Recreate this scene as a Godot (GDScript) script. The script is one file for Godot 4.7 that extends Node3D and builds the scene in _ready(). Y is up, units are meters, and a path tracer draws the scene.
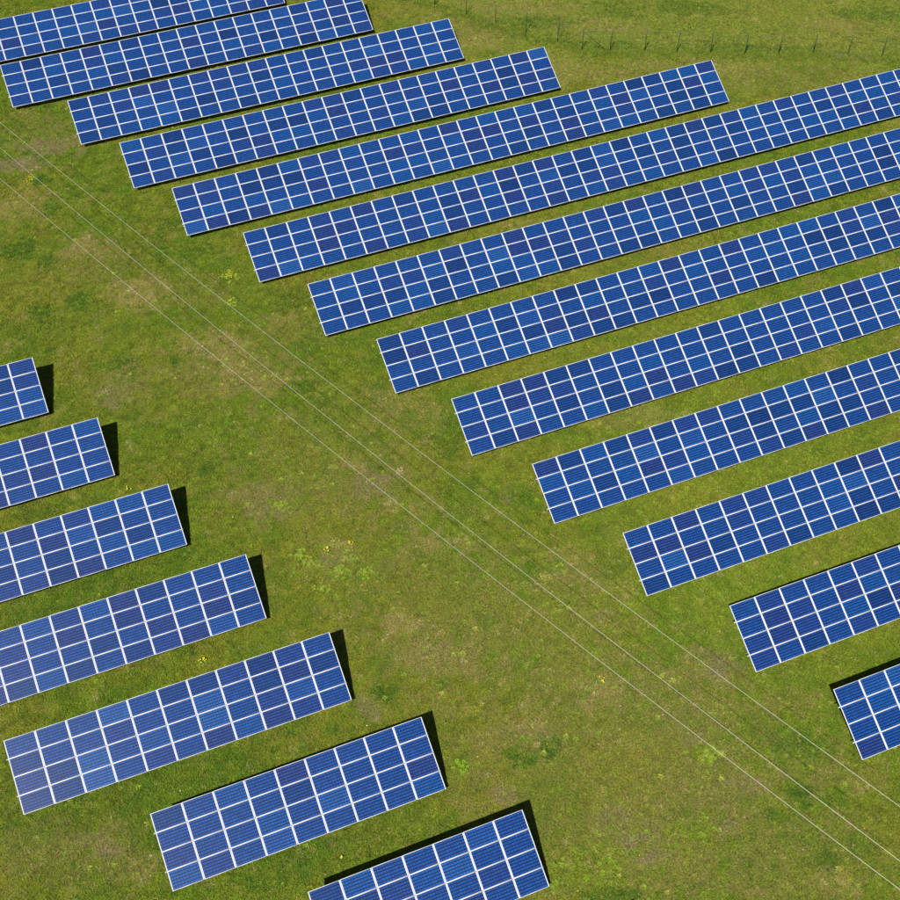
extends Node3D
# A solar farm seen from a drone: rows of tilted panel tables on a meadow, three overhead wires, a wire fence.

const AZ := 0.40176            # the rows run at this angle to the camera's x axis
const TILT := 0.43795          # 25 degrees, facing the camera
const LOW := 0.55              # height of a table's lower edge
const COL := 1.67              # panel pitch along a row
const ROW := 1.012             # panel pitch up the slope
const PANEL_W := 1.66
const PANEL_H := 1.008
const LIP := 0.0235             # visible width of the aluminium frame at the short sides
const LIP_Z := 0.0175           # and along the long sides

var U := Vector3(cos(AZ), 0, -sin(AZ))
var V := Vector3(-sin(AZ), 0, -cos(AZ))
var rng := RandomNumberGenerator.new()
var taken := {}

# ---------------------------------------------------------------- helpers

func numbered(called: String) -> String:
	var n: int = taken.get(called, 0)
	taken[called] = n + 1
	return called if n == 0 else "%s_%03d" % [called, n]

func part(called: String, mesh: Mesh, mat: Material, parent: Node3D) -> MeshInstance3D:
	var o := MeshInstance3D.new()
	o.name = called
	o.mesh = mesh
	if mat:
		o.material_override = mat
	parent.add_child(o, true)
	return o

func tag(o: Node, label: String, category: String, group := "") -> void:
	o.set_meta("label", label)
	o.set_meta("category", category)
	if group:
		o.set_meta("group", group)

func thing(called: String, label: String, category: String, at: Vector3, turn := 0.0, group := "") -> Node3D:
	var o := Node3D.new()
	o.name = numbered(called)
	add_child(o)
	o.position = at
	o.rotation.y = turn
	tag(o, label, category, group)
	return o

func tri(st: SurfaceTool, a: Vector3, b: Vector3, c: Vector3) -> void:
	for p in [a, b, c]:
		st.add_vertex(p)

func quad(st: SurfaceTool, a: Vector3, b: Vector3, c: Vector3, d: Vector3) -> void:
	tri(st, a, b, c)
	tri(st, a, c, d)

func add_box(st: SurfaceTool, lo: Vector3, hi: Vector3) -> void:
	var p := []
	for i in 8:
		p.append(Vector3(hi.x if i & 1 else lo.x, hi.y if i & 2 else lo.y, hi.z if i & 4 else lo.z))
	quad(st, p[2], p[6], p[7], p[3])   # top ... winding is repaired by both-sided drawing
	quad(st, p[0], p[1], p[5], p[4])
	quad(st, p[0], p[2], p[3], p[1])
	quad(st, p[4], p[5], p[7], p[6])
	quad(st, p[0], p[4], p[6], p[2])
	quad(st, p[1], p[3], p[7], p[5])

func start() -> SurfaceTool:
	var st := SurfaceTool.new()
	st.begin(Mesh.PRIMITIVE_TRIANGLES)
	return st

func done(st: SurfaceTool) -> ArrayMesh:
	st.generate_normals()
	return st.commit()

func add_tube(st: SurfaceTool, points: PackedVector3Array, r0: float, r1: float, sides := 6) -> void:
	var rings := []
	for i in points.size():
		var d := (points[mini(i + 1, points.size() - 1)] - points[maxi(i - 1, 0)]).normalized()
		var a := d.cross(Vector3.UP if absf(d.y) < 0.9 else Vector3.RIGHT).normalized()
		var b := d.cross(a)
		var r := lerpf(r0, r1, float(i) / maxf(1, points.size() - 1))
		var ring := []
		for k in sides:
			ring.append(points[i] + (a * cos(TAU * k / sides) + b * sin(TAU * k / sides)) * r)
		rings.append(ring)
	for i in points.size() - 1:
		for k in sides:
			var k2 := (k + 1) % sides
			quad(st, rings[i][k], rings[i + 1][k], rings[i + 1][k2], rings[i][k2])
	for k in range(1, sides - 1):
		tri(st, rings[0][0], rings[0][k], rings[0][k + 1])
		var e: Array = rings[points.size() - 1]
		tri(st, e[0], e[k + 1], e[k])

func srgb(r: float, g: float, b: float) -> Color:
	return Color(r, g, b).linear_to_srgb()

func mat(c: Color, rough: float, metal := 0.0) -> StandardMaterial3D:
	var m := StandardMaterial3D.new()
	m.albedo_color = c
	m.roughness = rough
	m.metallic = metal
	m.cull_mode = BaseMaterial3D.CULL_DISABLED
	return m

# ---------------------------------------------------------------- meadow colours

const X0 := -62.0
const Z0 := -126.0
const CELL := 0.2
const NX := 620
const NZ := 590
# matter on the ground, read off the photograph: kind (0 bare soil, 1 straw, 2 lush grass, 3 olive thin grass, 4 leafy yellow-green, 5 fresh grass without weeds), x, z, half-width, half-depth, share
var patches := PackedFloat32Array([
	5,13.40,-65.63,14.39,6.29,0.30, 5,20.63,-55.59,8.04,4.53,0.40, 5,22.16,-48.25,5.70,4.91,0.40, 5,1.93,-80.75,11.87,5.04,0.25, 5,22.71,-36.95,2.89,4.08,0.40, 5,12.23,-50.36,3.86,3.31,0.30,
	5,17.02,-42.21,3.62,3.67,0.30, 2,-21.98,-41.94,7.77,5.24,0.35, 2,-17.35,-29.35,8.05,5.44,0.35, 2,-6.07,-29.61,6.47,4.77,0.30, 3,0.19,-42.50,6.63,6.75,0.35, 3,10.81,-31.73,10.49,8.29,0.45,
	3,18.93,-27.37,4.78,3.42,0.35, 3,6.72,-39.87,5.32,4.23,0.30, 3,-7.83,-53.11,6.54,5.24,0.30, 0,-33.06,-84.99,2.42,1.19,0.80, 0,-34.67,-82.77,1.75,1.16,0.70, 0,-31.40,-85.57,1.13,0.80,0.60,
	3,-32.56,-87.24,4.90,2.74,0.50, 1,-27.74,-73.04,1.64,1.59,0.80, 1,-33.31,-77.80,2.16,1.71,0.50, 1,-22.82,-68.33,2.18,1.71,0.70, 3,-26.27,-71.21,3.33,2.80,0.50, 1,-16.90,-63.26,2.81,1.38,0.60,
	1,-13.91,-60.48,3.10,1.71,0.60, 3,-15.34,-60.91,4.84,2.90,0.60, 2,-32.54,-72.66,1.19,1.48,0.80, 2,-29.77,-66.16,0.79,0.83,0.80, 2,-26.93,-67.38,0.79,0.95,0.70, 2,-30.18,-71.09,0.74,0.89,0.60,
	2,-32.65,-80.84,0.71,0.75,0.90, 2,-31.32,-77.51,0.61,0.84,0.70, 2,-22.62,-60.98,0.97,0.86,0.90, 2,-19.34,-61.74,0.55,0.48,0.60, 2,-23.32,-58.37,0.47,0.46,0.50, 1,-15.29,-61.67,1.39,1.35,0.40,
	3,-22.67,-59.30,2.39,2.08,0.60, 0,-23.05,-58.37,1.08,1.11,0.40, 0,-11.53,-49.73,1.65,1.13,0.60, 3,-11.72,-49.73,3.05,2.12,0.70, 0,-10.50,-48.97,0.89,0.64,0.40, 0,-4.99,-51.36,1.42,1.24,0.75,
	3,-4.78,-51.12,2.90,2.32,0.60, 1,-6.50,-52.73,1.17,0.67,0.40, 2,-10.36,-59.37,0.82,0.65,0.90, 2,-15.54,-52.07,0.65,0.59,0.60, 4,-10.36,-52.21,1.82,1.00,0.50, 4,-15.61,-55.03,1.98,1.23,0.40,
	4,-6.29,-44.87,2.08,1.35,0.60, 1,-7.01,-46.35,1.36,0.76,0.40, 3,-5.99,-44.88,3.07,2.11,0.30, 1,-3.06,-41.01,1.31,0.84,0.50, 1,-0.33,-38.49,2.21,1.35,0.65, 0,-0.81,-39.02,1.05,0.61,0.35,
	3,-0.92,-39.01,3.51,2.47,0.60, 2,-3.48,-36.26,0.69,0.64,1.00, 2,-0.24,-36.92,0.34,0.32,0.70, 0,-4.11,-35.17,0.68,0.76,0.40, 1,-2.61,-40.33,1.30,0.97,0.50, 0,4.81,-33.70,1.23,0.86,0.50,
	3,4.53,-33.69,2.80,1.87,0.60, 1,4.82,-34.31,0.79,0.50,0.50, 2,4.22,-32.35,0.77,0.66,0.90, 2,5.90,-32.93,0.50,0.49,0.80, 0,3.10,-30.04,0.76,0.46,0.60, 3,2.83,-30.38,1.85,1.05,0.50,
	1,9.18,-36.63,1.38,1.17,0.80, 3,10.04,-36.65,2.88,1.97,0.40, 1,-3.10,-49.40,0.89,0.48,0.40, 1,-1.13,-46.88,1.37,0.92,0.45, 1,1.06,-46.56,0.87,0.61,0.40, 0,3.78,-50.22,0.45,0.40,0.70,
	1,7.84,-45.23,1.85,1.20,0.30, 3,8.73,-44.52,1.84,1.19,0.50, 3,6.85,-43.38,2.43,1.46,0.40, 3,14.64,-36.75,2.88,2.25,0.60, 3,16.02,-38.75,2.05,1.36,0.50, 0,15.63,-37.95,0.93,0.80,0.30,
	3,19.73,-36.23,1.43,1.05,0.50, 3,21.29,-31.97,2.21,1.22,0.50, 3,15.08,-30.65,3.28,2.39,0.60, 0,16.48,-30.98,1.21,0.83,0.35, 3,14.37,-34.23,2.25,1.26,0.50, 2,18.04,-29.29,1.08,0.52,0.70,
	2,19.18,-30.75,0.77,0.59,0.60, 2,19.61,-30.01,0.65,0.47,0.60, 2,20.21,-26.80,0.63,0.55,0.90, 2,22.16,-27.71,0.75,0.56,0.40, 3,10.46,-27.18,3.70,2.52,0.65, 0,9.73,-27.99,1.60,0.78,0.50,
	0,10.97,-26.92,1.16,0.55,0.45, 0,9.27,-29.10,0.75,0.57,0.35, 1,21.03,-25.80,1.36,0.76,0.40, 4,7.74,-25.52,2.08,1.07,0.50, 4,13.72,-28.08,0.53,0.67,0.60, 4,12.23,-28.05,0.43,0.56,0.60,
	4,8.52,-30.22,0.43,0.35,0.50, 3,12.94,-25.63,2.08,0.97,0.40, 3,15.55,-25.68,2.09,0.97,0.50, 2,8.72,-24.70,1.24,0.42,0.70, 0,34.19,-100.28,2.32,0.55,0.80, 1,21.07,-97.55,7.01,1.51,0.35,
	1,8.86,-97.11,3.49,2.10,0.35, 3,29.61,-96.38,7.85,2.10,0.40, 1,34.57,-104.98,4.58,1.32,0.30, 2,21.18,-107.24,3.69,1.17,0.50, 2,14.69,-106.34,2.75,1.32,0.40, 2,37.62,-106.71,3.70,1.18,0.50,
	1,5.55,-106.65,5.51,0.99,0.35, 1,12.74,-104.17,3.63,1.13,0.35, 2,7.32,-104.44,3.63,0.97,0.45, 2,13.44,-100.90,2.49,0.78,0.50, 2,25.89,-101.05,7.16,0.78,0.50, 2,3.69,-103.03,2.70,1.11,0.50,
	4,3.69,-103.03,1.98,1.27,0.40, 3,16.64,-96.65,5.23,1.79,0.40, 4,6.32,-100.02,2.30,1.54,0.40, 2,-29.95,-64.35,2.82,1.43,0.20, 2,-11.90,-42.91,2.41,1.75,0.20, 2,-22.84,-72.97,1.50,1.36,0.40,
	2,-21.78,-75.83,1.07,1.17,0.45, 2,-11.85,-67.93,1.60,1.05,0.50, 2,-9.43,-64.96,1.00,0.90,0.50, 2,-10.02,-63.46,0.84,0.79,0.40, 2,-4.85,-58.89,0.68,1.66,0.60, 2,0.31,-55.90,0.80,2.13,0.50,
	2,4.54,-50.16,1.02,0.97,0.40, 2,9.98,-44.92,0.98,1.20,0.40, 4,16.47,-40.11,0.83,1.53,0.50, 2,16.98,-39.45,1.18,1.38,0.30, 2,19.87,-33.43,1.46,0.87,0.50, 2,22.88,-36.31,0.80,1.05,0.30,
	2,-0.68,-55.01,0.66,1.22,0.30, 2,-17.94,-39.27,3.51,1.24,0.40, 2,-23.77,-44.80,3.67,0.91,0.40, 2,-25.82,-48.56,2.52,0.81,0.40, 2,-11.47,-34.24,4.49,1.39,0.25, 2,-18.74,-31.06,3.81,1.81,0.30,
	2,-5.07,-30.78,3.27,1.78,0.20, 2,-8.48,-26.77,3.15,1.38,0.40, 2,-13.89,-35.44,1.70,0.64,0.40, 0,-17.95,-26.84,1.36,1.00,0.40, 3,-19.99,-26.52,3.13,1.67,0.50, 3,-16.15,-25.53,2.07,1.08,0.50,
	1,-15.63,-25.54,0.83,0.86,0.40, 3,-22.47,-25.93,1.56,1.66,0.40, 0,-17.64,-26.57,0.73,0.44,0.35, 1,12.75,-57.13,4.06,1.08,0.30, 1,21.11,-64.37,5.70,1.20,0.30, 1,30.04,-74.62,4.59,1.16,0.25,
	3,18.61,-74.26,6.09,1.14,0.30, 1,10.49,-43.47,1.22,0.58,0.20, 1,8.10,-76.78,4.63,0.94,0.25, 1,-3.47,-58.47,2.04,1.28,0.30, 3,-4.15,-58.45,2.72,1.47,0.30, 3,-2.06,-56.72,2.69,1.97,0.30,
	2,-26.81,-97.31,5.20,1.21,0.10, 2,-3.91,-101.97,2.68,1.90,0.30, 3,1.00,-102.93,3.59,2.24,0.40, 1,1.90,-101.40,1.96,1.57,0.40, 3,-19.23,-68.76,2.91,2.36,0.35, 2,-20.22,-73.05,1.65,1.58,0.30,
	3,-11.56,-64.89,2.84,1.82,0.40, 1,-12.73,-65.86,1.29,0.71,0.40, 4,9.68,-27.28,1.90,1.22,0.80, 0,10.07,-27.61,1.17,0.39,0.60, 4,8.03,-26.16,1.57,1.19,0.80, 4,11.16,-26.12,0.94,0.65,0.60,
	0,10.85,-26.76,0.74,0.33,0.60, 4,14.51,-32.89,0.89,0.43,0.90, 4,6.19,-25.75,1.04,0.75,0.60, 4,12.41,-28.33,0.53,0.45,0.80, 4,14.00,-28.25,0.48,0.68,0.70, 4,17.15,-29.84,0.54,0.29,0.70,
	0,13.93,-30.05,0.27,0.17,0.50, 0,15.28,-28.67,0.43,0.28,0.50, 4,-6.85,-44.12,2.44,1.18,0.70, 0,-7.24,-45.22,1.23,0.60,0.40, 4,-10.41,-49.36,1.02,0.64,0.70, 4,4.24,-33.07,0.67,0.49,0.40,
	4,6.52,-42.65,1.21,0.72,0.40, 4,0.73,-47.70,0.88,0.62,0.40, 4,-7.91,-45.95,0.87,0.45,0.50, 0,15.87,-38.48,0.94,0.67,0.40, 0,15.21,-39.40,0.71,0.55,0.35, 0,9.18,-41.66,0.72,0.42,0.30,
	4,23.62,-32.61,1.11,0.62,0.50, 4,19.68,-32.23,0.78,0.49,0.50, 0,13.75,-33.60,0.56,0.31,0.50,
])
var soil := PackedColorArray()     # colour of the sward per cell
var lush := PackedFloat32Array()   # how tall and dense it stands
var leafy := PackedFloat32Array()  # chance of broad-leaved weeds
var straw := PackedFloat32Array()

func noise(s: int, freq: float, octaves := 3) -> FastNoiseLite:
	var n := FastNoiseLite.new()
	n.seed = s
	n.noise_type = FastNoiseLite.TYPE_SIMPLEX_SMOOTH
	n.frequency = freq
	n.fractal_octaves = octaves
	return n

const GREEN := Color(0.142, 0.218, 0.013)
const OLIVE := Color(0.220, 0.222, 0.024)
const STRAW := Color(0.320, 0.265, 0.085)
const EARTH := Color(0.245, 0.188, 0.118)
const RICH := Color(0.078, 0.168, 0.014)
const FRESH := Color(0.205, 0.268, 0.022)
const HAY := Color(0.275, 0.300, 0.055)

func paint_meadow() -> void:
	soil.resize(NX * NZ)
	lush.resize(NX * NZ)
	leafy.resize(NX * NZ)
	straw.resize(NX * NZ)
	var wide := noise(11, 0.045, 3)
	var mid := noise(12, 0.16, 4)
	var small := noise(13, 0.55, 3)
	var dry := noise(14, 0.42, 5)
	var rag := noise(15, 0.7, 3)
	var clump := noise(16, 1.1, 3)
	for j in NZ:
		var z := Z0 + j * CELL
		for i in NX:
			var x := X0 + i * CELL
			var w := wide.get_noise_2d(x, z)
			var m := mid.get_noise_2d(x, z)
			var s := small.get_noise_2d(x, z)
			var c := GREEN.lerp(OLIVE, clampf(0.36 + w * 0.9 + m * 0.9, 0, 1))
			c = c.lerp(FRESH, clampf(s * 0.9 + m * 0.5, 0, 0.42))
			c = c.lerp(RICH, clampf(-s * 1.0 - m * 0.6 - 0.08, 0, 0.45))
			c = c * (1.0 + 0.36 * clump.get_noise_2d(x, z))
			var dd := clampf((dry.get_noise_2d(x, z) - 0.2) * 2.2, 0, 0.5)
			c = c.lerp(STRAW, dd * 0.45)
			# beyond the table rows the meadow is uncut and full of seed heads
			var far := clampf((-z - 93.0 + rag.get_noise_2d(x * 0.3, z * 0.3) * 14.0) / 5.0, 0, 1) * clampf((x + 8.0) / 6.0, 0, 1)
			c = c.lerp(HAY, far * 0.55)
			var k := j * NX + i
			soil[k] = c
			lush[k] = clampf(0.8 + 0.5 * m - 0.3 * w - dd * 0.7, 0.25, 1.4)
			leafy[k] = clampf(s * 0.4 - 0.12, 0, 0.15)
			straw[k] = dd
	var tone := [EARTH, STRAW, RICH, OLIVE.lerp(EARTH, 0.35), FRESH, FRESH]
	for p in patches.size() / 6:
		var kind := int(patches[p * 6])
		var px := patches[p * 6 + 1]
		var pz := patches[p * 6 + 2]
		var rx := patches[p * 6 + 3]
		var rz := patches[p * 6 + 4]
		var share := patches[p * 6 + 5]
		for j in range(maxi(0, int((pz - rz * 1.6 - Z0) / CELL)), mini(NZ, int((pz + rz * 1.6 - Z0) / CELL) + 2)):
			for i in range(maxi(0, int((px - rx * 1.6 - X0) / CELL)), mini(NX, int((px + rx * 1.6 - X0) / CELL) + 2)):
				var x := X0 + i * CELL
				var z := Z0 + j * CELL
				var r := Vector2((x - px) / rx, (z - pz) / rz).length() + rag.get_noise_2d(x, z) * 0.9
				var a := clampf((1.15 - r) * 2.2, 0, 1) * minf(1.0, share * (1.3 if kind < 3 else 1.0))
				if a <= 0.0:
					continue
				var k := j * NX + i
				var bits := clampf(0.85 + small.get_noise_2d(x * 3.0 + 40.0, z * 3.0) * 1.2, 0.15, 1.15)
				soil[k] = soil[k].lerp(tone[kind], clampf(a * bits, 0, 1))
				lush[k] = lerpf(lush[k], [0.15, 0.55, 1.35, 0.6, 1.0, 1.1][kind], a)
				leafy[k] = lerpf(leafy[k], [0.2, 0.35, 0.1, 0.12, 1.0, 0.03][kind], a)
				straw[k] = lerpf(straw[k], [0.25, 0.9, 0.0, 0.35, 0.3, 0.1][kind], a)

func cell_at(x: float, z: float) -> int:
	return clampi(int((z - Z0) / CELL + 0.5), 0, NZ - 1) * NX + clampi(int((x - X0) / CELL + 0.5), 0, NX - 1)

var bumps := noise(31, 0.35, 3)
var swell := noise(32, 0.05, 2)

func ground_y(x: float, z: float) -> float:
	var edge := clampf((62.0 - absf(x)) / 6.0, 0, 1)
	return (bumps.get_noise_2d(x, z) * 0.05 + swell.get_noise_2d(x, z) * 0.05) * edge - 0.02

func build_ground() -> void:
	var xs := PackedFloat32Array([-2500, -900, -300, -140, -90])
	var zs := PackedFloat32Array([-2500, -900, -350, -200, -150])
	for i in 331:
		xs.append(-62.0 + i * 124.0 / 330.0)
	for i in 316:
		zs.append(-126.0 + i * 118.0 / 315.0)
	for v in [90, 140, 300, 900, 2500]:
		xs.append(v)
	for v in [20, 80, 250, 900, 2500]:
		zs.append(v)
	var pos := PackedVector3Array()
	var col := PackedColorArray()
	var uv := PackedVector2Array()
	var idx := PackedInt32Array()
	for z in zs:
		for x in xs:
			pos.append(Vector3(x, ground_y(x, z), z))
			col.append(soil[cell_at(x, z)].lerp(EARTH * 0.7, 0.12) * 0.88)   # thatch and soil between the blades
			uv.append(Vector2(x, z) / 5.3)
	var w := xs.size()
	for j in zs.size() - 1:
		for i in w - 1:
			var a := j * w + i
			idx.append_array(PackedInt32Array([a, a + 1, a + w, a + 1, a + w + 1, a + w]))
	var arr := []
	arr.resize(Mesh.ARRAY_MAX)
	arr[Mesh.ARRAY_VERTEX] = pos
	arr[Mesh.ARRAY_COLOR] = col
	arr[Mesh.ARRAY_TEX_UV] = uv
	arr[Mesh.ARRAY_INDEX] = idx
	var am := ArrayMesh.new()
	am.add_surface_from_arrays(Mesh.PRIMITIVE_TRIANGLES, arr)
	var st := SurfaceTool.new()
	st.create_from(am, 0)
	st.generate_normals()
	am = st.commit()
	var m := StandardMaterial3D.new()
	m.vertex_color_use_as_albedo = true
	m.roughness = 1.0
	m.metallic_specular = 0.2
	var n := noise(41, 0.035, 5)
	var t := NoiseTexture2D.new()
	t.width = 1024
	t.height = 1024
	t.seamless = true
	t.noise = n
	var g := Gradient.new()
	g.offsets = PackedFloat32Array([0.0, 0.35, 0.55, 0.75, 1.0])
	g.colors = PackedColorArray([Color(0.55, 0.55, 0.50), Color(0.78, 0.79, 0.72), Color(0.92, 0.93, 0.88), Color(1, 0.98, 0.93), Color(1, 1, 1)])
	t.color_ramp = g
	m.albedo_texture = t
	var o := part("ground", am, m, self)
	o.set_meta("kind", "structure")
	tag(o, "olive green meadow with dry and bare patches under the panels", "meadow")

# ---------------------------------------------------------------- grass, weeds, flowers

func tuft_mesh(s: int, blades: int, spread: float, length: float, width: float) -> ArrayMesh:
	var r := RandomNumberGenerator.new()
	r.seed = s
	var st := start()
	for k in blades:
		var a := r.randf() * TAU
		var q := sqrt(r.randf()) * spread
		var root := Vector3(cos(a) * q, -0.01, sin(a) * q)
		var b := r.randf() * TAU
		var lean := r.randf_range(0.5, 1.1)
		var l := length * r.randf_range(0.55, 1.25)
		var out := Vector3(cos(b), 0, sin(b))
		var side := Vector3(-sin(b), 0, cos(b)) * width * r.randf_range(0.6, 1.2) * 0.5
		var knee := root + out * l * 0.35 * lean + Vector3.UP * l * 0.62
		var tip := root + out * l * lean + Vector3.UP * l * (0.95 - 0.6 * lean)
		var shade := r.randf_range(0.72, 1.25)
		st.set_color(Color(shade, shade, shade))
		quad(st, root - side, knee - side * 0.8, knee + side * 0.8, root + side)
		tri(st, knee - side * 0.8, tip, knee + side * 0.8)
	return done(st)

func rosette_mesh(s: int, leaves: int, length: float, width: float) -> ArrayMesh:
	var r := RandomNumberGenerator.new()
	r.seed = s
	var st := start()
	for k in leaves:
		var b := TAU * (k + r.randf_range(-0.3, 0.3)) / leaves
		var l := length * r.randf_range(0.6, 1.15)
		var up := r.randf_range(0.15, 0.75)
		var out := Vector3(cos(b), 0, sin(b))
		var side := Vector3(-sin(b), 0, cos(b)) * width * r.randf_range(0.7, 1.2) * 0.5
		var p0 := Vector3(0, 0.0, 0) + out * 0.01
		var p1 := out * l * 0.5 + Vector3.UP * l * up * 0.6
		var p2 := out * l + Vector3.UP * l * up * 0.35
		var fold := Vector3.UP * width * 0.25
		var shade := r.randf_range(0.8, 1.2)
		st.set_color(Color(shade, shade, shade))
		tri(st, p0, p1 - side + fold, p1)
		tri(st, p0, p1, p1 + side + fold)
		tri(st, p1 - side + fold, p2, p1)
		tri(st, p1, p2, p1 + side + fold)
	return done(st)

func leaf_material(rough := 0.75) -> StandardMaterial3D:
	var m := mat(Color.WHITE, rough)
	m.vertex_color_use_as_albedo = true
	m.metallic_specular = 0.3
	m.backlight_enabled = true
	m.backlight = Color(0.35, 0.35, 0.35)
	return m

func half_width(z: float) -> float:
	return 23.0 + (-24.0 - z) * 0.226 + 6.0

func scatter(called: String, label: String, category: String, mesh: Mesh, material: Material, buffer: PackedFloat32Array) -> void:
	var mm := MultiMesh.new()
	mm.transform_format = MultiMesh.TRANSFORM_3D
	mm.use_colors = true
	mm.mesh = mesh
	mm.instance_count = buffer.size() / 16
	mm.buffer = buffer
	var o := MultiMeshInstance3D.new()
	o.name = numbered(called)
	o.multimesh = mm
	o.material_override = material
	o.set_meta("kind", "stuff")
	tag(o, label, category)
	add_child(o)

func put_copy(buffer: PackedFloat32Array, at: Vector3, turn: float, s: float, sy: float, c: Color) -> void:
	var co := cos(turn) * s
	var si := sin(turn) * s
	buffer.append_array(PackedFloat32Array([co, 0, si, at.x, 0, sy, 0, at.y, -si, 0, co, at.z, c.r, c.g, c.b, 1.0]))

func build_grass() -> void:
	var m := leaf_material()
	var buffers := [PackedFloat32Array(), PackedFloat32Array(), PackedFloat32Array()]
	for n in 400000:
		var z := -114.0 + 98.0 * rng.randf()
		var hw := half_width(z)
		var x := rng.randf_range(-49.0, 49.0)
		var pick := rng.randf()
		var turn := rng.randf() * TAU
		var j := rng.randf()
		var j2 := rng.randf()
		if absf(x) > hw:
			continue
		var k := cell_at(x, z)
		var l := lush[k]
		if pick > 0.35 + l * 0.75:
			continue
		var c := soil[k]
		# single tufts differ: some dead and straw coloured, some fresher, some dark
		if j < 0.03 + straw[k] * 0.5:
			c = c.lerp(STRAW, 0.9)
		elif j > 0.84:
			c = c.lerp(FRESH, 0.75)
		elif j > 0.68:
			c = c.lerp(RICH, 0.75)
		c = c * lerpf(0.58, 1.42, j2)
		var s := lerpf(0.8, 1.25, fposmod(j2 * 7.3, 1.0)) * lerpf(0.8, 1.15, l)
		put_copy(buffers[n % 3], Vector3(x, ground_y(x, z), z), turn, s, s * lerpf(0.6, 1.1, l), c)
	for v in 3:
		scatter("meadow_grass", ["short green grass covering the whole meadow", "olive grass blades growing across the meadow", "fresh grass tufts spread over the meadow"][v], "grass", tuft_mesh(100 + v, 12, 0.11, 0.12, 0.02), m, buffers[v])

func build_weeds() -> void:
	var m := leaf_material(0.6)
	var weeds := PackedFloat32Array()
	var straws := PackedFloat32Array()
	for n in 90000:
		var z := -113.0 + 96.0 * rng.randf()
		var x := rng.randf_range(-48.0, 48.0)
		var pick := rng.randf()
		var turn := rng.randf() * TAU
		var j := rng.randf()
		var size := rng.randf()
		if absf(x) > half_width(z):
			continue
		var k := cell_at(x, z)
		if pick < 0.005 + leafy[k] * 0.62:
			var c := Color(0.25, 0.34, 0.025).lerp(Color(0.10, 0.20, 0.012), j)
			if j > 0.8:
				c = Color(0.32, 0.37, 0.05)
			var s := 0.45 + 1.0 * size * size
			put_copy(weeds, Vector3(x, ground_y(x, z), z), turn, s, s, c)
		elif pick > 1.0 - straw[k] * straw[k] * 0.55:
			var c := Color(0.55, 0.48, 0.22).lerp(Color(0.34, 0.27, 0.11), j)
			var s := 0.5 + 0.6 * size
			put_copy(straws, Vector3(x, ground_y(x, z), z), turn, s, s * 0.6, c)
	scatter("meadow_weeds", "small broad leaved weeds dotted through the grass", "weeds", rosette_mesh(7, 9, 0.17, 0.06), m, weeds)
	scatter("dead_grass", "straw coloured dead stalks lying in dry patches", "dead grass", tuft_mesh(140, 16, 0.16, 0.2, 0.02), m, straws)
	# flower heads: yellow in the dry patches, white ones singly
	var st := start()
	st.set_color(Color.WHITE)
	for k in 6:
		var a := TAU * k / 6
		var b := TAU * (k + 1) / 6
		tri(st, Vector3(0, 0.16, 0), Vector3(cos(a), 0, sin(a)) * 0.05 + Vector3.UP * 0.145, Vector3(cos(b), 0, sin(b)) * 0.05 + Vector3.UP * 0.145)
	quad(st, Vector3(-0.004, 0, 0), Vector3(-0.004, 0.15, 0), Vector3(0.004, 0.15, 0), Vector3(0.004, 0, 0))
	var heads := PackedFloat32Array()
	for n in 26000:
		var z := -112.0 + 95.0 * rng.randf()
		var x := rng.randf_range(-47.0, 47.0)
		var pick := rng.randf()
		var j := rng.randf()
		var k := cell_at(x, z)
		if absf(x) > half_width(z) or pick > 0.004 + leafy[k] * 0.03 + straw[k] * 0.03:
			continue
		var c := Color(0.62, 0.48, 0.02) if j < 0.6 else Color(0.7, 0.66, 0.55)
		var s := 0.35 + rng.randf() * 0.45
		put_copy(heads, Vector3(x, ground_y(x, z), z), j * TAU, s, s, c)
	scatter("wild_flowers", "tiny yellow and white flower heads scattered in grass", "flowers", done(st), m, heads)
	# long grass left standing along the fence
	var long := PackedFloat32Array()
	for n in 1700:
		var t := rng.randf() * (FENCE.size() - 1)
		var i := int(t)
		var p: Vector2 = FENCE[i].lerp(FENCE[i + 1], t - i)
		p += Vector2(rng.randfn(0, 0.35), rng.randfn(0.1, 0.45))
		var j := rng.randf()
		put_copy(long, Vector3(p.x, ground_y(p.x, p.y), p.y), j * TAU, 0.8 + j * 0.8, 0.9 + j, Color(0.12, 0.19, 0.015).lerp(Color(0.22, 0.27, 0.03), rng.randf()))
	scatter("long_grass", "longer green grass left standing along the wire fence", "grass", tuft_mesh(160, 16, 0.16, 0.22, 0.018), m, long)

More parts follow.
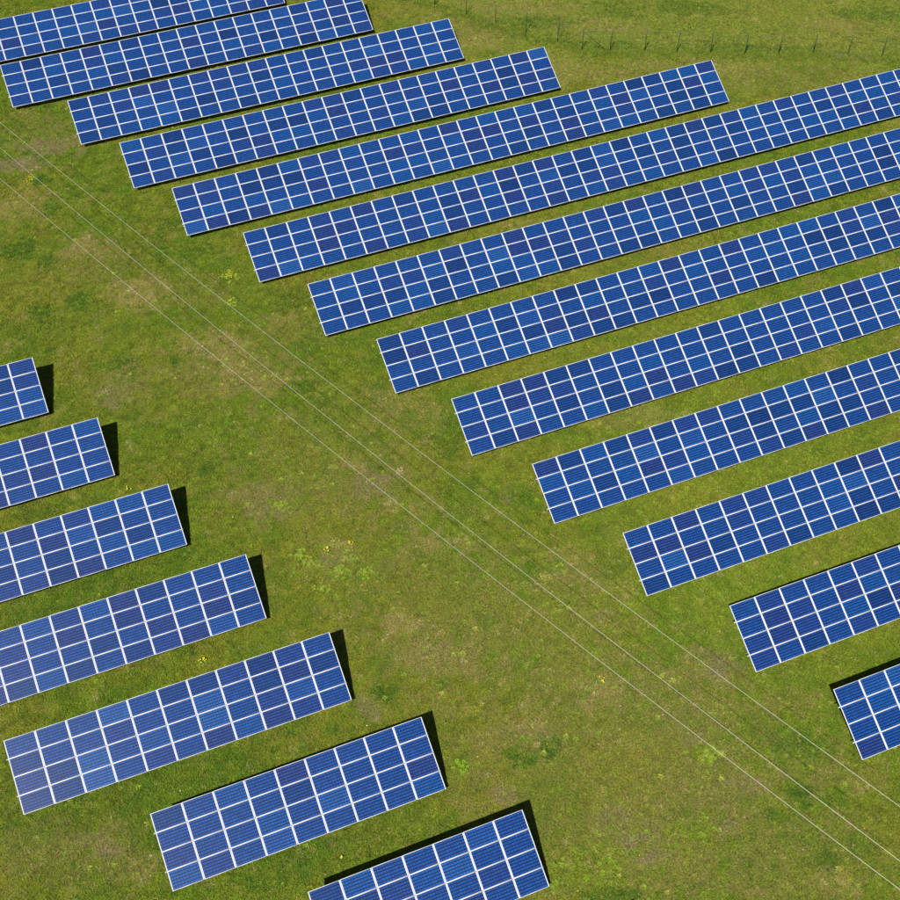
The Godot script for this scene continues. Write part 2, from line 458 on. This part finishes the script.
func weed_thing(called: String, label: String, category: String, x: float, z: float, s: float, leaves: Color, flowers := Color.BLACK, count := 0) -> void:
	var o := thing(called, label, category, Vector3(x, ground_y(x, z), z), x * 3.1, "single plants in the grass")
	var r := RandomNumberGenerator.new()
	r.seed = int(absf(x * 91 + z * 17))
	var st := start()
	for k in 16:
		var a := TAU * k / 9.0 + r.randf()
		var q := s * 1.15 * sqrt(r.randf()) if k else 0.0
		var sub := rosette_mesh(r.randi() % 1000, 8, s * r.randf_range(0.2, 0.45), s * 0.12)
		var tf := Transform3D(Basis(Vector3.UP, r.randf() * TAU), Vector3(cos(a) * q, r.randf() * 0.06, sin(a) * q))
		st.append_from(sub, 0, tf)
	var m := leaf_material(0.6)
	m.albedo_color = leaves.linear_to_srgb()
	part("foliage", st.commit(), m, o)
	for k in count:
		var f := start()
		var a := r.randf() * TAU
		var q := s * 0.8 * sqrt(r.randf())
		var c := Vector3(cos(a) * q, 0.2 + r.randf() * 0.12, sin(a) * q)
		for i in 7:
			var b0 := TAU * i / 7
			var b1 := TAU * (i + 1) / 7
			tri(f, c + Vector3.UP * 0.025, c + Vector3(cos(b0), 0, sin(b0)) * 0.04, c + Vector3(cos(b1), 0, sin(b1)) * 0.04)
		add_tube(f, PackedVector3Array([Vector3(c.x * 0.8, 0, c.z * 0.8), c]), 0.006, 0.005, 4)
		part("flower", done(f), mat(flowers.linear_to_srgb(), 0.7), o)

func build_single_plants() -> void:
	var lime := Color(0.30, 0.38, 0.03)
	var green := Color(0.13, 0.24, 0.022)
	var dark := Color(0.07, 0.15, 0.02)
	var yellow := Color(0.75, 0.56, 0.01)
	weed_thing("leafy_weed", "bright lime green weed left of the sixth farthest right-hand table", "weed", -16.49, -70.22, 0.55, lime, Color(0.6, 0.55, 0.02), 5)
	weed_thing("leafy_weed", "small lime weed just below the bright lime one, left of a table", "weed", -15.95, -67.6, 0.38, lime, Color(0.6, 0.55, 0.02), 3)
	weed_thing("leafy_weed", "bright green weed right of the second nearest left-hand table", "weed", 0.92, -31.74, 0.42, Color(0.20, 0.35, 0.02))
	weed_thing("leafy_weed", "spreading green weed touching the lowest overhead wire at right", "weed", 14.65, -32.71, 0.5, Color(0.24, 0.34, 0.03))
	weed_thing("leafy_weed", "pale yellow-green weed between the upper and middle overhead wires", "weed", 6.02, -44.16, 0.42, Color(0.24, 0.27, 0.04), Color(0.65, 0.55, 0.08), 3)
	weed_thing("leafy_weed", "dark green bushy weed near the left picture edge under the middle wire", "weed", -32.63, -80.72, 0.5, dark)
	weed_thing("leafy_weed", "dark green weed below the bushy one near the left edge", "weed", -31.34, -77.63, 0.42, dark)
	weed_thing("flowering_weed", "clump of yellow flowers beside the dark bushy weed at left", "flowers", -33.57, -80.69, 0.4, lime, yellow, 9)
	weed_thing("flowering_weed", "clump of yellow flowers between the fourth and fifth left-hand tables", "flowers", -14.05, -37.9, 0.26, green, yellow, 9)
	weed_thing("flowering_weed", "yellow flowers above the third left-hand table", "flowers", -20.49, -50.3, 0.26, green, yellow, 6)
	weed_thing("flowering_weed", "small yellow flower between the two nearest left-hand tables", "flowers", -5.15, -26.41, 0.14, green, yellow, 4)
	weed_thing("flowering_weed", "yellow flowers in the straw patch left of the lowest wire", "flowers", 8.98, -37.2, 0.3, Color(0.2, 0.22, 0.05), yellow, 7)
	weed_thing("flowering_weed", "yellow flowers at the upper left of the leafy patch, mid picture", "flowers", -7.56, -45.83, 0.3, Color(0.24, 0.28, 0.05), yellow, 8)
	weed_thing("flowering_weed", "yellow flowers at the top of the leafy patch, mid picture", "flowers", -6.1, -46.4, 0.26, Color(0.24, 0.28, 0.05), yellow, 6)
	weed_thing("pale_weed", "round pale straw coloured weed beside the middle overhead wire", "weed", -3.22, -52.32, 0.26, Color(0.48, 0.42, 0.17))
	var spots := [
		[-9.1, -45.39, 0.5, "leftmost broad green weed of the leafy patch right of the left-hand tables"],
		[-8.33, -45.04, 0.4, "second broad green weed from the left in the leafy patch, mid picture"],
		[-7.57, -43.16, 0.42, "lowest broad green weed of the leafy patch right of the left-hand tables"],
		[-6.5, -44.27, 0.5, "broad green weed at the middle of the leafy patch, largest there"],
		[-5.0, -44.31, 0.45, "rightmost broad green weed of the leafy patch right of the left-hand tables"],
		[-6.0, -45.6, 0.4, "topmost broad green weed of the leafy patch right of the left-hand tables"],
		[-10.59, -49.28, 0.45, "lone broad green weed in the brown patch above the leafy patch"]]
	for s in spots:
		weed_thing("broadleaf_weed", s[3], "weed", s[0], s[1], s[2], Color(0.24, 0.34, 0.03))

# ---------------------------------------------------------------- solar tables

var frame_mesh: ArrayMesh
var face_mesh: ArrayMesh
var frame_mat: StandardMaterial3D
var steel_mat: StandardMaterial3D
var face_mats := []

func cell_texture(s: int, tint: Color) -> ImageTexture:
	# 10 x 6 polycrystalline cells on a white back sheet with silver busbars
	var r := RandomNumberGenerator.new()
	r.seed = s
	var w := 800
	var h := 480
	var im := Image.create(w, h, false, Image.FORMAT_RGB8)
	im.fill(Color(0.84, 0.84, 0.88))
	var mx := 12.0
	var mz := 5.0
	var pw := (w - 2 * mx) / 10.0
	var ph := (h - 2 * mz) / 6.0
	im.fill_rect(Rect2i(int(mx), int(mz), w - 2 * int(mx), h - 2 * int(mz)), Color(0.10, 0.22, 0.44) * tint)
	for j in 6:
		for i in 10:
			var x := int(mx + i * pw) + 2
			var y := int(mz + j * ph) + 3
			var cw := int(pw) - 5
			var ch := int(ph) - 6
			var t := r.randf_range(0.92, 1.07)
			var rim := Color(0.035 * t, 0.130 * t, 0.300 * t) * tint
			var base := Color(0.115 * t, 0.318 * t, 0.600 * t) * tint
			im.fill_rect(Rect2i(x, y, cw, ch), rim)
			im.fill_rect(Rect2i(x + 4, y + 15, cw - 8, ch - 30), base)
			for k in 24:   # crystal grains
				var g := r.randf_range(0.80, 1.16)
				var gx := x + r.randi_range(4, cw - 17)
				var gy := y + r.randi_range(14, ch - 26)
				im.fill_rect(Rect2i(gx, gy, r.randi_range(5, 12), r.randi_range(4, 10)), Color(base.r * g, base.g * g, base.b * g))
			for b in 3:
				im.fill_rect(Rect2i(x, y + int(ch * (b + 0.5) / 3.0), cw, 1), Color(0.36, 0.50, 0.70) * tint)
	return ImageTexture.create_from_image(im)

func make_panel_meshes() -> void:
	var st := start()
	var w := PANEL_W
	var h := PANEL_H
	add_box(st, Vector3(0, -0.04, -LIP_Z), Vector3(w, 0, 0))
	add_box(st, Vector3(0, -0.04, -h), Vector3(w, 0, -h + LIP_Z))
	add_box(st, Vector3(0, -0.04, -h + LIP_Z), Vector3(LIP, 0, -LIP_Z))
	add_box(st, Vector3(w - LIP, -0.04, -h + LIP_Z), Vector3(w, 0, -LIP_Z))
	frame_mesh = done(st)
	st = start()
	var y := -0.004
	var a := Vector3(LIP, y, -LIP_Z)
	var b := Vector3(LIP, y, -h + LIP_Z)
	var c := Vector3(w - LIP, y, -h + LIP_Z)
	var d := Vector3(w - LIP, y, -LIP_Z)
	var uvs := [Vector2(0, 1), Vector2(0, 0), Vector2(1, 0), Vector2(1, 1)]
	var p := [a, b, c, d]
	for k in [0, 1, 2, 0, 2, 3]:
		st.set_uv(uvs[k])
		st.add_vertex(p[k])
	var dn := Vector3(0, -0.008, 0)
	for k in [0, 2, 1, 0, 3, 2]:   # the white back sheet below
		st.set_uv(Vector2(0.002, 0.002))
		st.add_vertex(p[k] + dn)
	face_mesh = done(st)
	frame_mat = mat(srgb(0.61, 0.62, 0.66), 0.45, 0.0)
	steel_mat = mat(srgb(0.55, 0.56, 0.58), 0.45, 0.3)
	# panels come from several batches: most alike, some darker, some towards violet or cyan
	var tints := [Color(0.92, 0.93, 0.96), Color(0.84, 0.90, 0.94), Color(1.06, 0.87, 0.92), Color(0.80, 0.82, 0.86), Color(0.86, 1.0, 1.0), Color(1.12, 0.80, 0.85), Color(0.80, 0.76, 0.81), Color(1.02, 1.02, 1.02), Color(1.10, 1.08, 1.04)]
	for k in tints.size():
		var m := mat(Color.WHITE, 0.265)
		m.albedo_texture = cell_texture(k + 1, tints[k])
		m.metallic_specular = 0.45
		face_mats.append(m)

func make_post(h: float) -> ArrayMesh:
	var st := start()   # a steel channel standing on the ground
	add_box(st, Vector3(-0.05, -0.15, -0.03), Vector3(0.05, h, -0.022))
	add_box(st, Vector3(-0.05, -0.15, -0.022), Vector3(-0.042, h, 0.03))
	add_box(st, Vector3(0.042, -0.15, -0.022), Vector3(0.05, h, 0.03))
	return done(st)

func table(s: float, d: float, columns: int, label: String, group: String, seed_of: int) -> void:
	var at := U * s + V * d
	var o := thing("solar_table", label, "solar panels", at, AZ, group)
	var r := RandomNumberGenerator.new()
	r.seed = seed_of
	var slope := Vector3(0, sin(TILT), -cos(TILT))
	var up := Vector3(0, cos(TILT), sin(TILT))
	var edge := Vector3(0, LOW, 0)
	var length := columns * COL
	for i in columns:
		for j in 4:
			var f := part("solar_panel", frame_mesh, frame_mat, o)
			f.position = edge + Vector3(i * COL + 0.005, 0, 0) + slope * (j * ROW + 0.002) + up * r.randf_range(-0.003, 0.003)
			f.rotation = Vector3(TILT + r.randf_range(-0.004, 0.004), 0, r.randf_range(-0.003, 0.003))
			var pick := r.randf()
			var k := 0
			if pick < 0.30: k = 0
			elif pick < 0.52: k = 1
			elif pick < 0.64: k = 2
			elif pick < 0.75: k = 3
			elif pick < 0.84: k = 4
			elif pick < 0.91: k = 5
			elif pick < 0.945: k = 6
			elif pick < 0.975: k = 7
			else: k = 8
			part("cell_face", face_mesh, face_mats[k], f)
	# purlins under the panel joints stick out a little at the ends
	for q in [ROW, 3.0 * ROW]:
		var st := start()
		var c: Vector3 = edge + slope * q - up * 0.10
		add_box(st, Vector3(-0.10, -0.055, -0.03), Vector3(length + 0.04, 0.055, 0.03))
		var p := part("purlin", done(st), steel_mat, o)
		p.position = c
		p.rotation.x = TILT
	var bays := maxi(2, int(ceil(length / 4.2)) + 1)
	var st_r := start()
	add_box(st_r, Vector3(-0.03, -0.04, -3.75), Vector3(0.03, 0.04, -0.3))
	var rafter := done(st_r)
	var front := make_post(LOW + 0.75 * sin(TILT) - 0.23)
	var rear := make_post(LOW + 3.25 * sin(TILT) - 0.23)
	for k in bays:
		var x := 1.1 + (length - 2.2) * k / (bays - 1)
		var b := part("rafter", rafter, steel_mat, o)
		b.position = edge + Vector3(x, 0, 0) - up * 0.196
		b.rotation.x = TILT
		part("post", front, steel_mat, o).position = Vector3(x, 0, -0.75 * cos(TILT))
		part("post", rear, steel_mat, o).position = Vector3(x, 0, -3.25 * cos(TILT))

func build_tables() -> void:
	make_panel_meshes()
	var right := "solar tables of the long right-hand block"
	var left := "solar tables of the short left-hand block"
	var R := [
		[-1.59, 103.56, 17, "blue solar table cut off by the top left picture corner, farthest of all"],
		[1.09, 96.67, 19, "second farthest blue solar table, its left end touching the left picture edge"],
		[5.31, 89.77, 20, "third farthest blue solar table, twenty panels long, both ends in view"],
		[7.99, 82.88, 22, "fourth farthest blue solar table, twenty-two panels long, both ends in view"],
		[10.43, 76.02, 28, "longest solar table with both ends in view, its right end below the fence"],
		[14.02, 69.18, 38, "first solar table below the fence that runs out of the right edge"],
		[16.75, 62.28, 33, "second of the solar tables that run out of the right edge, counted from the fence"],
		[19.44, 55.39, 29, "third of the solar tables that run out of the right edge, counted from the fence"],
		[22.15, 48.47, 24, "fourth of the solar tables that run out of the right edge, counted from the fence"],
		[24.84, 41.53, 20, "fifth of the solar tables that run out of the right edge, counted from the fence"],
		[27.74, 34.62, 15, "third nearest solar table at the right edge, eleven panels of it showing"],
		[31.17, 27.69, 10, "second nearest solar table at the right edge, six panels of it showing"],
		[33.8, 20.76, 6, "nearest solar table at the right edge, only two panels of it showing"],
	]
	for k in R.size():
		table(R[k][0], R[k][1], R[k][2], R[k][3], right, 500 + k)
	# given by their right ends
	var L := [
		[-2.64, 62.22, 5, "farthest solar table at the left edge, under two panels of it showing"],
		[0.26, 55.36, 7, "second farthest solar table at the left edge, four panels of it showing"],
		[3.15, 48.39, 10, "third farthest solar table at the left edge, six panels of it showing"],
		[6.13, 41.51, 12, "fourth farthest solar table at the left edge, nine panels of it showing"],
		[9.01, 34.58, 11, "eleven panel long solar table with both ends in view, at left"],
		[11.95, 27.66, 9, "nine panel long solar table with both ends in view, near the bottom"],
		[14.89, 20.76, 7, "seven panel long solar table cut by the bottom picture edge"],
		[17.65, 13.85, 5, "solar table just below the picture, only its dark shadow at the bottom edge"],
	]
	for k in L.size():
		table(L[k][0] - L[k][2] * COL, L[k][1], L[k][2], L[k][3], left, 600 + k)

# ---------------------------------------------------------------- fence and wires

var FENCE: Array[Vector2] = [
	Vector2(-13.0, -112.0), Vector2(-10.3, -110.72), Vector2(-7.63, -109.43), Vector2(-4.96, -108.13), Vector2(-2.26, -106.85), Vector2(0.63, -105.37), Vector2(3.29, -103.89), Vector2(6.03, -102.6), Vector2(8.78, -101.33),
	Vector2(10.91, -100.18), Vector2(13.38, -100.1), Vector2(16.42, -100.19), Vector2(19.29, -100.19), Vector2(22.23, -99.99), Vector2(25.27, -99.97), Vector2(28.2, -99.98),
	Vector2(31.31, -100.2), Vector2(34.4, -100.15), Vector2(37.33, -99.96), Vector2(40.3, -99.95), Vector2(43.3, -99.93), Vector2(46.3, -99.9)]
const CORNER := 9

func build_fence() -> void:
	var o := thing("wire_fence", "thin wire fence on dark green posts crossing the top right of the meadow", "fence", Vector3.ZERO)
	var dark := mat(srgb(0.018, 0.045, 0.028), 0.6, 0.0)
	var wire := mat(srgb(0.32, 0.34, 0.30), 0.5, 0.3)
	var tops := []
	for i in FENCE.size():
		var p := Vector3(FENCE[i].x, ground_y(FENCE[i].x, FENCE[i].y), FENCE[i].y)
		var lean := Vector3(rng.randf_range(-0.04, 0.04), 0, rng.randf_range(-0.04, 0.04))
		var top := p + lean + Vector3.UP * (2.1 + rng.randf_range(-0.06, 0.08))
		var st := start()
		add_tube(st, PackedVector3Array([p - Vector3.UP * 0.2, top]), 0.035, 0.033, 6)
		part("post", done(st), dark, o)
		tops.append([p, top])
	for e in [CORNER - 1, CORNER + 1]:
		var st := start()
		var a: Vector3 = tops[CORNER][1] - Vector3.UP * 0.15
		var b: Vector3 = tops[e][0].lerp(tops[CORNER][0], 0.18) + Vector3.UP * 0.12
		add_tube(st, PackedVector3Array([a, b]), 0.024, 0.024, 6)
		part("brace", done(st), dark, o)
	for k in 5:
		var st := start()
		var pts := PackedVector3Array()
		for t in tops:
			pts.append(t[0].lerp(t[1], 0.05 + 0.92 * k / 4.0) + Vector3(0, 0, 0.037))
		add_tube(st, pts, 0.002 if k < 4 else 0.004, 0.002 if k < 4 else 0.004, 4)
		part("wire_strand", done(st), wire, o)

func build_wires() -> void:
	var a := Vector3(-37.586, 0, -78.946)
	var along := Vector3(60.684, 0, 57.685).normalized()
	var across := Vector3(-along.z, 0, along.x)
	var metal := mat(srgb(0.74, 0.72, 0.60), 0.5, 0.7)
	# offset sideways, then the parabola of its sag
	var lines := [
		[-1.9, 6.68e-4, -0.03929, 8.292, "upper of three overhead wires, the one nearest the long right-hand tables"],
		[0.0, 7.353e-4, -0.06349, 9.068, "middle of the three overhead wires running diagonally over the meadow"],
		[1.6, 7.605e-4, -0.04775, 8.445, "lower of three overhead wires, the one nearest the left-hand tables"]]
	for l in lines:
		var pts := PackedVector3Array()
		for k in 73:
			var t := -32.0 + k * 2.0
			pts.append(a + along * t + across * l[0] + Vector3.UP * (l[1] * t * t + l[2] * t + l[3]))
		var st := start()
		add_tube(st, pts, 0.0115, 0.0115, 8)
		var o := part(numbered("overhead_wire"), done(st), metal, self)
		tag(o, l[4], "power line", "overhead wires")

# ---------------------------------------------------------------- scene

func _ready() -> void:
	rng.seed = 20240
	var cam := Camera3D.new()
	cam.name = "camera"
	cam.fov = 38.27
	cam.far = 6000.0
	cam.near = 0.5
	cam.position = Vector3(0, 66.118, 0)
	cam.rotation = Vector3(-0.884412, 0, 0.0211086)
	add_child(cam)

	var env := Environment.new()
	env.background_mode = Environment.BG_SKY
	env.tonemap_mode = Environment.TONE_MAPPER_LINEAR
	env.tonemap_exposure = 1.16
	env.sdfgi_enabled = true
	env.ssao_enabled = true
	env.ssil_enabled = true
	var sm := PhysicalSkyMaterial.new()
	sm.energy_multiplier = 2.0
	sm.turbidity = 2.0
	sm.rayleigh_coefficient = 0.5   # a deep, clear sky
	sm.ground_color = Color(0.30, 0.34, 0.14)
	var sky := Sky.new()
	sky.sky_material = sm
	env.sky = sky
	var we := WorldEnvironment.new()
	we.name = "environment"
	we.environment = env
	add_child(we)

	var sun := DirectionalLight3D.new()
	sun.name = "sun"
	sun.light_energy = 1.6
	sun.light_color = Color(1.0, 0.98, 0.94)
	sun.light_angular_distance = 0.53
	sun.shadow_enabled = true
	add_child(sun)
	sun.look_at_from_position(Vector3(0, 50, -50), Vector3(0, 50, -50) + U * 0.503 + V * 0.552 - Vector3.UP)

	paint_meadow()
	build_ground()
	build_tables()
	build_fence()
	build_wires()
	build_grass()
	build_weeds()
	build_single_plants()
